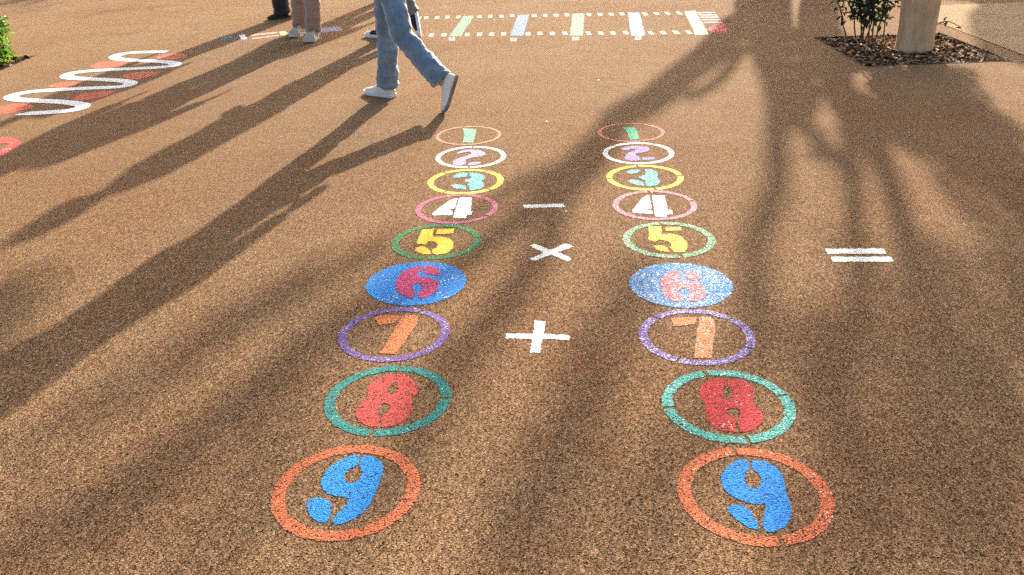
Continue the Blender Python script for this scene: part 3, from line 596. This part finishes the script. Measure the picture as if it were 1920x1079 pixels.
# --- trees standing beyond the frame, whose long shadows rake the ground
def occ(x, y, Yp):
    """where something standing in the vertical plane Yp must be to shade the ground seen at this place"""
    q = un(x, y); k = (Yp - q.y) / SY
    return Vector((q.x + SX * k, Yp, TE * k))
def limb(bm, pts, ws, Yp, seg=10):
    c = [occ(x, y, Yp) for x, y in pts]
    c = [p + Vector((0, .25 * noise.noise(Vector((i * .7, Yp, 1))), 0)) for i, p in enumerate(c)]
    rr = [ws[0] + (ws[-1] - ws[0]) * i / (len(c) - 1) if len(ws) == 2 else ws[i] for i in range(len(c))]
    cc = catmull(c, 5); r2 = []
    for i in range(len(cc)):
        u = i / 5; k = min(int(u), len(rr) - 2); r2.append((rr[k] + (rr[k + 1] - rr[k]) * (u - k)) / 2)
    loft(bm, cc, r2, seg, Vector((0, 1, 0)))
def inside(p, poly):
    x, z = p; r = False; j = len(poly) - 1
    for i in range(len(poly)):
        (xi, zi), (xj, zj) = poly[i], poly[j]
        if (zi > z) != (zj > z) and x < (xj - xi) * (z - zi) / (zj - zi) + xi: r = not r
        j = i
    return r
LEAF_N = [0]
def clump(bm, poly, Yp, cov, l=.09, depth=.6):
    pp = [(q.x, q.z) for q in (occ(x, y, Yp) for x, y in poly)]
    xs_ = [p[0] for p in pp]; zs_ = [p[1] for p in pp]
    area = abs(sum(pp[i - 1][0] * pp[i][1] - pp[i][0] * pp[i - 1][1] for i in range(len(pp)))) / 2
    n = int(-math.log(1 - cov) * area / (l * l * .42 * .5)); n = min(n, 7000); k = 0
    LEAF_N[0] += n
    while k < n:
        p = (rng.uniform(min(xs_), max(xs_)), rng.uniform(min(zs_), max(zs_)))
        if not inside(p, pp): continue
        k += 1; dy = rng.uniform(-depth, depth)
        leaf(bm, Vector((p[0] + SX / SY * dy, Yp + dy, p[1] + TE / SY * dy)), rdir(-.2), rdir(.6), l * rng.uniform(.7, 1.3), l * .55)
def streak(bm, pts, wm, Yp, cov, l=.08):
    """leafy branch: band of leaves along the branch"""
    c = catmull([occ(x, y, Yp) for x, y in pts], 5)
    L = sum((b - a).length for a, b in zip(c, c[1:])); n = int(-math.log(1 - cov) * L * wm * .6 / (l * l * .21)); n = min(n, 4000); LEAF_N[0] += n
    for _ in range(n):
        i = rng.randrange(len(c) - 1); p = c[i].lerp(c[i + 1], rng.random()); dy = rng.uniform(-.3, .3)
        leaf(bm, p + Vector((rng.gauss(0, wm * .3) + SX / SY * dy, dy, rng.gauss(0, wm * .12) + TE / SY * dy)), rdir(-.2), rdir(.6), l * rng.uniform(.7, 1.3), l * .55)
def tree(label, base, trunk, limbs, clumps, streaks, Yp, group='trees standing beyond the top of the view'):
    t = empty('tree', base); tag(t, label, 'tree', group)
    bm = bmesh.new()
    for c, r_ in trunk: loft(bm, catmull([Vector(p) for p in c], 5), [r_[0] + (r_[1] - r_[0]) * i / ((len(c) - 1) * 5) for i in range((len(c) - 1) * 5 + 1)], 14, Vector((0, 1, 0)), .08, 5)
    for pts, ws in limbs: limb(bm, pts, ws, Yp)
    from_bm('trunk', bm, M_BARK, t, True)
    bm = bmesh.new()
    for poly, cov in clumps: clump(bm, poly, Yp, cov)
    for pts, wm, cov in streaks: streak(bm, pts, wm, Yp, cov)
    from_bm('crown', bm, M_CROWN, t)
YA = 16.0
fk = occ(1430, 70, YA); lo_ = occ(1432, -25, YA)
tree('forked tree whose trunk shadow splits into two long diagonal bands', (lo_.x + .1, YA, 0),
     [([(lo_.x + .18, YA, -.1), (lo_.x + .1, YA, .8), lo_.to_tuple(), fk.to_tuple()], (.36, .30))],
     [([(1428, 30), (1385, 50), (1330, 95), (1280, 140), (1220, 188), (1165, 228), (1120, 278), (1080, 330), (1035, 365), (985, 398), (930, 440), (860, 495), (780, 560), (690, 625)], [.50, .40, .34, .31, .29, .26, .22, .20, .19, .18, .16, .15, .13, .10]),
      ([(1430, 75), (1395, 100), (1340, 148), (1290, 185)], (.12, .10)),
      ([(1165, 230), (1110, 268), (1050, 303), (980, 342), (900, 392), (800, 470), (700, 540), (600, 610)], (.11, .07)),
      ([(1085, 325), (1045, 400), (1020, 450), (970, 530), (900, 620), (820, 730)], (.17, .12)),
      ([(1432, 60), (1446, 110), (1453, 180), (1458, 250), (1454, 350), (1430, 470), (1412, 560)], [.34, .30, .20, .17, .15, .14, .10])],
     [([(-120, 620), (-60, 560), (10, 518), (74, 520), (66, 562), (26, 622), (-20, 700), (-100, 700)], .98), ([(-200, 780), (430, 560), (660, 540), (560, 1120), (-300, 1120)], .12), ([(640, 590), (1500, 540), (1580, 1120), (540, 1120)], .10), ([(960, 440), (1060, 420), (1010, 540), (930, 570)], .35),  # first clump: loose leaves added to cast a dark patch at the left
      ([(1020, 800), (1270, 800), (1290, 1140), (920, 1140)], .55), ([(-200, 930), (330, 880), (430, 1140), (-300, 1140)], .42), ([(420, 960), (980, 960), (980, 1140), (380, 1140)], .28)],
     [([(733, 457), (611, 512), (500, 567), (397, 622), (275, 725), (60, 817)], .21, .90), ([(740, 540), (690, 579), (611, 628), (519, 707), (464, 762), (379, 835), (275, 909), (153, 988), (-20, 1061)], .22, .97),
      ([(977, 567), (867, 677), (812, 738), (765, 830), (740, 900), (690, 990)], .17, .92), ([(560, 800), (507, 878), (464, 951), (420, 1050)], .18, .92),
      ([(1188, 500), (1160, 580), (1121, 664), (1073, 786), (1024, 908), (960, 1050)], .21, .96), ([(1412, 540), (1418, 603), (1400, 664), (1340, 760), (1290, 850), (1240, 980)], .18, .93)], YA)
YB = 13.6
b0 = occ(1545, -40, YB)
tree('dense tree whose crown shades the ground below the mulch pit', (b0.x + .1, YB, 0),
     [([(b0.x + .12, YB, -.1), (b0.x + .08, YB, .6), b0.to_tuple(), occ(1535, 30, YB).to_tuple(), occ(1540, 90, YB).to_tuple()], (.22, .20))],
     [([(1530, 60), (1560, 120), (1580, 200), (1594, 290), (1598, 400), (1602, 520), (1594, 640)], [.40, .34, .16, .12, .11, .11, .07]),
      ([(1600, 200), (1640, 262), (1664, 346), (1687, 425), (1719, 505), (1745, 590)], [.30, .18, .14, .13, .11, .07]),
      ([(1515, 240), (1555, 285), (1592, 330)], (.12, .10))],
     [([(1440, 60), (1560, 58), (1590, 66), (1640, 128), (1590, 135), (1585, 165), (1640, 192), (1640, 235), (1585, 228), (1575, 190), (1560, 172), (1545, 175), (1543, 205), (1500, 232), (1475, 240), (1455, 200)], .96),
      ([(1640, 128), (1822, 126), (1838, 170), (1880, 225), (1925, 262), (1925, 330), (1800, 318), (1690, 275), (1645, 258), (1640, 195)], .97),
      ([(1690, 275), (1800, 312), (1930, 325), (1940, 500), (1850, 480), (1790, 400), (1730, 320)], .66), ([(1640, 440), (1930, 480), (1960, 760), (1700, 700)], .55),
      ([(1500, 700), (1960, 600), (1990, 1140), (1440, 1140)], .72), ([(1480, 860), (1990, 760), (2000, 1160), (1400, 1160)], .45), ([(1500, 250), (1590, 250), (1600, 340), (1510, 330)], .40), ([(1480, 420), (1620, 420), (1660, 700), (1440, 700)], .30)],
     [([(1800, 300), (1880, 420), (1950, 560)], .22, .7), ([(1598, 560), (1582, 640), (1580, 725), (1578, 850), (1570, 1040)], .26, .90), ([(1725, 500), (1763, 603), (1793, 725), (1836, 847), (1880, 1000)], .30, .92), ([(1850, 470), (1900, 560), (1980, 700)], .24, .8)], YB)
YC = 17.5
c0 = occ(1935, 10, YC)
tree('tree trunk out to the right shading the pale pavement corner', (c0.x, YC, 0),
     [([(c0.x + .1, YC, -.1), c0.to_tuple(), occ(1950, 60, YC).to_tuple(), occ(1990, 130, YC).to_tuple()], (.55, .5))],
     [([(1770, -4), (1830, -2), (1900, 0)], (.16, .12))], [([(1845, -5), (1872, 10), (1912, 80), (1990, 120), (2050, -20)], .93)], [], YC)
YD = 24.0
d0 = occ(20, 5, YD)
tree('distant tree whose faint shadow touches the top left corner', (d0.x, YD, 0), [([(d0.x + .3, YD, -.1), (d0.x + .2, YD, 1.5), d0.to_tuple()], (.2, .12))],
     [], [([(-80, -20), (140, -15), (60, 12), (-80, 20)], .6), ([(10, 18), (90, 8), (130, 10), (40, 26)], .3)], [([(150, 30), (230, 20), (330, 8)], .2, .25), ([(130, 75), (200, 70), (240, 62)], .2, .22)], YD)

# ------------------------------------------------------------------ people
def cloth(name, rgb, var=.18, nscale=14, fold=.006):
    mt, nn, bs = new_mat(name); tc = nn.n('ShaderNodeTexCoord'); p = tc.outputs['Object']
    f = nn.noise(p, nscale, 4, .6).outputs[0]; wv_ = nn.noise(p, 700, 1).outputs[0]
    c = nn.mix(nn.maprange(f, .3, .7), tuple(x * (1 - var) for x in rgb), tuple(x * (1 + var) for x in rgb))
    c = nn.mix(nn.math('MULTIPLY', wv_, .25), c, tuple(x * .6 for x in rgb))
    nn.set(bs.inputs['Base Color'], c); bs.inputs['Roughness'].default_value = .85; bs.inputs['Sheen Weight'].default_value = .6; bs.inputs['Sheen Roughness'].default_value = .4; bs.inputs['Specular IOR Level'].default_value = .2
    mp = nn.n('ShaderNodeMapping'); nn.set(mp.inputs[0], p); mp.inputs['Scale'].default_value = (1, 1, 2.2)
    b = nn.n('ShaderNodeBump'); b.inputs['Distance'].default_value = fold; b.inputs['Strength'].default_value = .8
    nn.set(b.inputs['Height'], nn.noise(mp.outputs[0], 16, 3, .55).outputs[0]); nn.set(bs.inputs['Normal'], b.outputs[0])
    return mt
SKIN = plain('skin', (.50, .29, .20), .55, 40, .08, .0004, 200)
HAIRM = plain('dark_hair', (.035, .022, .015), .5, 60, .3, .002, 90)
def lerp(a, b, u): return Vector(a).lerp(Vector(b), u)

def shoe(parent, heel, toe, up, upper, sole_c, lace_c, kind='low', L=None):
    heel = Vector(heel); toe = Vector(toe); x = (toe - heel); L = x.length; x.normalize()
    up = Vector(up); up = (up - x * up.dot(x)).normalized(); y = up.cross(x)
    mt = Matrix((( x.x, y.x, up.x, heel.x), (x.y, y.y, up.y, heel.y), (x.z, y.z, up.z, heel.z), (0, 0, 0, 1)))
    k = L / .28
    wk = 1.22 if kind == 'chunky' else 1.0
    T = [0, .03, .10, .22, .36, .50, .64, .78, .89, .96, 1.0]
    W = [wk * q for q in (.018, .028, .036, .037, .036, .039, .044, .047, .043, .032, .014)]
    Hh = {'low': [.060, .075, .088, .090, .088, .078, .066, .056, .050, .044, .034], 'high': [.10, .125, .14, .142, .125, .092, .072, .058, .050, .044, .034], 'chunky': [.080, .10, .115, .120, .118, .108, .096, .084, .074, .062, .046]}[kind]
    sz = {'low': .024, 'high': .026, 'chunky': .036}[kind]
    bm = bmesh.new(); rings = []
    for t_, w_, h_ in zip(T, W, Hh):
        ring = []
        for q in range(13):
            a = math.pi * q / 12; yy = w_ * math.cos(a) * (1 if kind != 'x' else 1); zz = sz * .6 + (h_ - sz * .6) * math.sin(a) ** .75
            ring.append(bm.verts.new(mt @ Vector((t_ * L, yy * k, zz * k))))
        rings.append(ring)
    for a, b in zip(rings, rings[1:]):
        for q in range(12): bm.faces.new((a[q], b[q], b[q + 1], a[q + 1]))
        bm.faces.new((a[12], b[12], b[0], a[0]))
    bm.faces.new(rings[0]); bm.faces.new(list(reversed(rings[-1])))
    bmesh.ops.recalc_face_normals(bm, faces=bm.faces[:])
    o = from_bm('shoe', bm, upper, parent, True)
    # sole
    bm = bmesh.new(); out = []
    for sgn in (1, -1):
        rngi = list(zip(T, W)) if sgn == 1 else list(reversed(list(zip(T, W))))
        for t_, w_ in rngi: out.append(((t_ * 1.03 - .015) * L, sgn * (w_ + .006) * k))
    lift = lambda q: .010 * max(0, (q / L - .78) / .22) ** 2 * k
    top_ = [bm.verts.new(mt @ Vector((a, b, sz * k + lift(a)))) for a, b in out]; bot_ = [bm.verts.new(mt @ Vector((a * .99 + .002, b * .94, lift(a)))) for a, b in out]
    bm.faces.new(top_); bm.faces.new(list(reversed(bot_)))
    for q in range(len(out)): bm.faces.new((bot_[q], bot_[(q + 1) % len(out)], top_[(q + 1) % len(out)], top_[q]))
    bmesh.ops.recalc_face_normals(bm, faces=bm.faces[:])
    s_ = from_bm('sole', bm, sole_c, o, False)
    # laces and toe cap
    bm = bmesh.new()
    for i in range(5):
        t_ = .40 + i * .065; j = min(range(len(T)), key=lambda q: abs(T[q] - t_)); hgt = Hh[j] + (Hh[min(j + 1, 10)] - Hh[j]) * (t_ - T[j]) / .14
        loft(bm, [mt @ Vector((t_ * L, yy * k, (hgt + .003 - abs(yy) * .45) * k)) for yy in (-.020, -.01, 0, .01, .020)], [.0032] * 5, 6, up)
    from_bm('laces', bm, lace_c, o, True)
    if kind == 'high':
        bm = bmesh.new(); rr = []
        for t_, w_, h_ in list(zip(T, W, Hh))[7:]:
            rr.append([bm.verts.new(mt @ Vector((t_ * L + .003, (w_ + .003) * math.cos(math.pi * q / 10) * k, (sz * .6 + (h_ + .003 - sz * .6) * math.sin(math.pi * q / 10) ** .75) * k))) for q in range(11)])
        for a, b in zip(rr, rr[1:]):
            for q in range(10): bm.faces.new((a[q], b[q], b[q + 1], a[q + 1]))
        bm.faces.new(list(reversed(rr[-1])))
        from_bm('toe_cap', bm, sole_c, o, True)
    return o

def person(label, pelvis, fwd, legs, shoes_, trouser, top, height=1.72, arms=None, leg_r=(.105, .095, .075, .078, .080), lean=0.0, hairlong=False, hem=.09, fold=.010, bulk=1.0):
    """legs: two (hip, knee, ankle); shoes_: two (heel, toe, up, upper, sole, lace, kind)"""
    P = Vector(pelvis); f = Vector((fwd[0], fwd[1], 0)).normalized(); r = Vector((f.y, -f.x, 0)); z = Vector((0, 0, 1))
    sc = height / 1.72
    t = empty('person', (P.x, P.y, 0)); tag(t, label, 'person')
    chest = P + z * .36 * sc + f * lean * .5; neck = P + z * .56 * sc + f * lean; head = neck + z * .155 * sc + f * .025
    sh = [neck - z * .075 * sc - r * .175 * sc, neck - z * .075 * sc + r * .175 * sc]
    arms = arms or [(-.26, .02, -.02), (.26, .02, -.02)]
    el, ha = [], []
    for i in (0, 1):
        a = arms[i]; b = a if len(a) == 3 else (0, 0, 0); e = sh[i] + r * (b[0] * .45) + f * (b[1] - .02) - z * .27 * sc; el.append(e)
        ha.append(e + r * (b[0] * .15) + f * (b[2] + .08) - z * .24 * sc)
        if len(a) == 2: el[-1], ha[-1] = Vector(a[0]), Vector(a[1])      # elbow and wrist given
    # ---- body, one skin
    bm = bmesh.new()
    loft(bm, [P - z * .06, P + z * .06, P + z * .2 * sc, chest, chest + z * .12 * sc, neck - z * .03, neck + z * .07], [(.14, .09), (.155, .105), (.13, .095), (.15, .105), (.16, .10), (.075, .07), (.05, .055)], 18, f)
    for hp, kn, an in legs:
        hp, kn, an = Vector(hp), Vector(kn), Vector(an)
        loft(bm, [hp + z * .05, hp, lerp(hp, kn, .5), kn, lerp(kn, an, .3), lerp(kn, an, .8), an - (kn - an).normalized() * .03], [.075, .08, .068, .052, .053, .036, .034], 12, f)
    for i in (0, 1):
        sg = -1 if i == 0 else 1
        loft(bm, [sh[i] - r * sg * .04, sh[i], lerp(sh[i], el[i], .5), el[i], lerp(el[i], ha[i], .4), ha[i]], [.055, .055, .043, .037, .035, .024], 10, f)
        d = (ha[i] - el[i]).normalized(); side = f
        loft(bm, [ha[i], ha[i] + d * .035, ha[i] + d * .085], [(.022, .018), (.038, .015), (.040, .013)], 10, r)
        for q, (o_, l_) in enumerate(((-.030, .068), (-.010, .076), (.011, .072), (.030, .056))):
            b = ha[i] + d * .08 + f * o_; c1 = b + d * l_ * .5 + r * (-sg) * .006; c2 = b + d * l_ * .93 + r * (-sg) * .022
            loft(bm, [b, c1, c2], [.0088, .0085, .0068], 8, r)
        b = ha[i] + d * .025 + f * .03; loft(bm, [b, b + f * .025 + d * .03, b + f * .03 + d * .06], [.012, .0105, .008], 8, r)
    ball(bm, head, .098 * sc, (.80, .95, 1.16), 3)
    loft(bm, [head + f * .06 - z * .05, head + f * .075 - z * .095], [.05, .030], 10, f)          # jaw and chin
    loft(bm, [head + f * .085 + z * .02, head + f * .100 - z * .012, head + f * .112 - z * .032, head + f * .09 - z * .045], [.009, .011, .015, .009], 8, r)   # nose
    loft(bm, [head + f * .098 - z * .066 - r * .022, head + f * .104 - z * .066, head + f * .098 - z * .066 + r * .022], [.005, .008, .005], 8, z)   # lips
    for sg in (-1, 1):
        loft(bm, [head + r * sg * .078 - z * .035, head + r * sg * .09 - f * .01, head + r * sg * .085 - f * .012 + z * .03], [.010, .015, .010], 8, r)     # ears
        loft(bm, [head + f * .082 + r * sg * .015 + z * .026, head + f * .086 + r * sg * .045 + z * .028], [.008, .006], 8, z)       # brow
    solid('body', bm, .0062, SKIN, t, 2)
    for sg in (-1, 1):
        bm = bmesh.new(); ball(bm, head + f * .079 + r * sg * .031 + z * .008, .0125, sub=2); from_bm('eye', bm, EYE, t, True)
    # ---- hair
    bm = bmesh.new(); ball(bm, head + z * .022 - f * .018, .105 * sc, (.84, .98, 1.10), 3)
    if hairlong: loft(bm, [head + z * .03 - f * .05, head - f * .085 - z * .08, head - f * .08 - z * .22, head - f * .06 - z * .30], [(.085, .05), (.085, .045), (.075, .035), (.04, .02)], 12, f)
    cut = head + f * .055
    bmesh.ops.bisect_plane(bm, geom=bm.verts[:] + bm.edges[:] + bm.faces[:], plane_co=cut + z * .035, plane_no=(f * .8 - z * .45).normalized(), clear_outer=True)
    bmesh.ops.holes_fill(bm, edges=[e for e in bm.edges if e.is_boundary])
    solid('hair', bm, .010, HAIRM, t, 2, (.03, .012))
    # ---- trousers
    bm = bmesh.new()
    loft(bm, [P + z * .12, P + z * .04, P - z * .05, P - z * .11], [(.155, .11), (.165, .115), (.165, .115), (.12, .10)], 20, f)
    for i, (hp, kn, an) in enumerate(legs):
        hp, kn, an = Vector(hp), Vector(kn), Vector(an)
        ks = [hp + z * .03, lerp(hp, kn, .25), lerp(hp, kn, .6), kn, lerp(kn, an, .25), lerp(kn, an, .5), lerp(kn, an, .72), lerp(kn, an, .86), lerp(kn, an, 1.0 - hem)]
        a, b, c_, d_, e_ = leg_r; kr = [a * 1.05, a, b, c_ * 1.04, c_ * .98, d_ * .95, d_ * 1.02, e_ * .98, e_ * 1.03]
        cs, rr = [], []
        for q in range(41):                                  # creases: shallow rings that tilt, deeper at the knee and the hem
            u = q / 40 * 8; k = min(int(u), 7); v = u - k; cs.append(ks[k].lerp(ks[k + 1], v))
            amp = fold * (.25 + .9 * math.exp(-((u - 3.2) / 1.0) ** 2) + .9 * math.exp(-((u - 7.6) / 1.1) ** 2) + .35 * math.exp(-((u - .6) / .8) ** 2))
            rr.append(kr[k] + (kr[k + 1] - kr[k]) * v + amp * (noise.noise(Vector((u * 3.1, i * 9 + P.x, 4))) + .5 * noise.noise(Vector((u * 6.3, i * 5, 9)))))
        loft(bm, cs, rr, 26, f, .13, i + P.x)
    solid('trousers', bm, .0075, trouser, t, 1, (.07, fold * 1.1), (.03, fold * .30))
    # ---- top
    bm = bmesh.new()
    loft(bm, [P + z * .02, P + z * .12, P + z * .22 * sc, chest, chest + z * .12 * sc, neck - z * .045, neck - z * .01], [(a_ * bulk, b_ * bulk) for a_, b_ in ((.185, .135), (.180, .13), (.165, .125), (.178, .13), (.18, .12), (.09, .085), (.065, .068))], 18, f)
    for i in (0, 1):
        sg = -1 if i == 0 else 1
        loft(bm, [sh[i] - r * sg * .06, sh[i] + r * sg * .005, lerp(sh[i], el[i], .5), el[i], lerp(el[i], ha[i], .5), lerp(el[i], ha[i], .92)], [q_ * (.4 + .6 * bulk) for q_ in (.07, .072, .060, .054, .050, .042)], 12, f)
    solid('jacket', bm, .0095, top, t, 3, (.07, .010))
    for s_ in shoes_: shoe(t, *s_)
    return t
EYE = plain('eye', (.12, .08, .06), .2, 20, .1)
DENIM = cloth('light_denim', (.155, .215, .275), .28, 8, .011)
WSHOE = plain('white_leather', (.70, .61, .51), .7, 30, .08, .0006, 120); WSOLE = plain('worn_sole', (.21, .15, .12), .8, 30, .25, .001)
WSOLE2 = plain('white_rubber', (.70, .68, .66), .6, 30, .08); BLACK = plain('black_canvas', (.012, .012, .014), .7, 60, .3, .0006, 300)
BRUB = plain('black_rubber', (.02, .02, .02), .6, 40, .2)
BEIGE = plain('beige_mesh', (.40, .35, .28), .75, 60, .2, .001, 200); BEIGES = plain('beige_sole', (.52, .48, .41), .7, 30, .12)
DARKLACE = plain('brown_laces', (.09, .07, .06), .8, 60, .2); WLACE = plain('white_laces', (.65, .63, .6), .8, 60, .1)

person('person striding past in pale blue jeans and white sneakers', (-.79, 6.42, .93), (-.80, .45),
       [((-.80, 6.46, .88), (-.832, 6.525, .47), (-.872, 6.575, .075)), ((-.785, 6.37, .88), (-.700, 6.258, .50), (-.435, 6.135, .205))],
       [((-.825, 6.545, 0), (-1.055, 6.70, 0), (0, 0, 1), WSHOE, WSOLE2, WLACE, 'low'), ((-.325, 6.125, .235), (-.418, 6.055, .0), (-.88, -.28, .2), WSHOE, WSOLE, WLACE, 'low')],
       DENIM, cloth('grey_top', (.10, .10, .11)), 1.74, [((-.88, 6.24, 1.12), (-1.00, 6.32, 1.25)), ((-.56, 6.66, 1.13), (-.505, 6.68, .87))], (.088, .086, .077, .077, .082), .03, hem=.0, fold=.017, bulk=1.15)
person('person in dusty pink trousers and chunky beige sneakers facing the camera', (-1.95, 9.22, .92), (-.08, -1),
       [((-2.04, 9.30, .87), (-2.045, 9.33, .46), (-2.085, 9.37, .08)), ((-1.86, 9.15, .87), (-1.862, 9.09, .46), (-1.885, 9.05, .08))],
       [((-2.07, 9.41, 0), (-2.125, 9.145, 0), (0, 0, 1), BEIGE, BEIGES, DARKLACE, 'chunky'), ((-1.885, 9.11, 0), (-1.905, 8.835, 0), (0, 0, 1), BEIGE, BEIGES, DARKLACE, 'chunky')],
       cloth('dusty_pink', (.33, .205, .15), .10), cloth('cream_top', (.45, .40, .33)), 1.68, None, (.105, .095, .080, .079, .077), 0, True, hem=-.02, fold=.014, bulk=1.3)
person('person in black trousers and black shoes walking behind the pink trousers', (-2.45, 10.55, .92), (-.6, -.55),
       [((-2.40, 10.65, .87), (-2.36, 10.70, .46), (-2.34, 10.78, .08)), ((-2.52, 10.48, .87), (-2.53, 10.44, .46), (-2.505, 10.44, .08))],
       [((-2.30, 10.83, 0), (-2.42, 10.59, 0), (0, 0, 1), BLACK, BRUB, BLACK, 'low'), ((-2.455, 10.50, 0), (-2.645, 10.325, 0), (0, 0, 1), BLACK, BRUB, BLACK, 'low')],
       cloth('black_cloth', (.018, .017, .024), .2), cloth('navy_top', (.03, .035, .06)), 1.70, None, (.105, .10, .092, .088, .090), 0, hem=-.08, bulk=1.35)
person('person in dark grey trousers and black high top sneakers hidden behind the jeans', (-1.07, 9.03, .93), (-1, .05),
       [((-1.10, 9.10, .88), (-1.13, 9.05, .47), (-1.135, 9.02, .09)), ((-1.04, 8.97, .88), (-1.02, 9.02, .50), (-.895, 9.06, .215))],
       [((-1.09, 9.015, 0), (-1.375, 9.07, 0), (0, 0, 1), BLACK, WSOLE2, WLACE, 'high'), ((-.845, 9.055, .262), (-.805, 8.975, .005), (-.93, .1, .2), BLACK, WSOLE2, WLACE, 'high')],
       cloth('charcoal_cloth', (.16, .16, .15), .2), cloth('brown_top', (.13, .09, .06)), 1.82, [(-.34, .1, .06), (.30, -.05, .0)], (.11, .10, .08, .076, .076), .02, hem=.0, bulk=1.3)
person('person just out of view whose long shadow falls across the ground behind the pink trousers', (-1.17, 12.25, .93), (.2, -1),
       [((-1.27, 12.25, .88), (-1.29, 12.26, .46), (-1.30, 12.27, .08)), ((-1.07, 12.25, .88), (-1.05, 12.25, .46), (-1.04, 12.26, .08))],
       [((-1.30, 12.33, 0), (-1.30, 12.05, 0), (0, 0, 1), BLACK, BRUB, BLACK, 'low'), ((-1.04, 12.32, 0), (-1.02, 12.04, 0), (0, 0, 1), BLACK, BRUB, BLACK, 'low')],
       cloth('navy_cloth', (.04, .045, .07)), cloth('green_top', (.06, .09, .06)), 1.7, bulk=1.4)
print('leaves', LEAF_N[0])
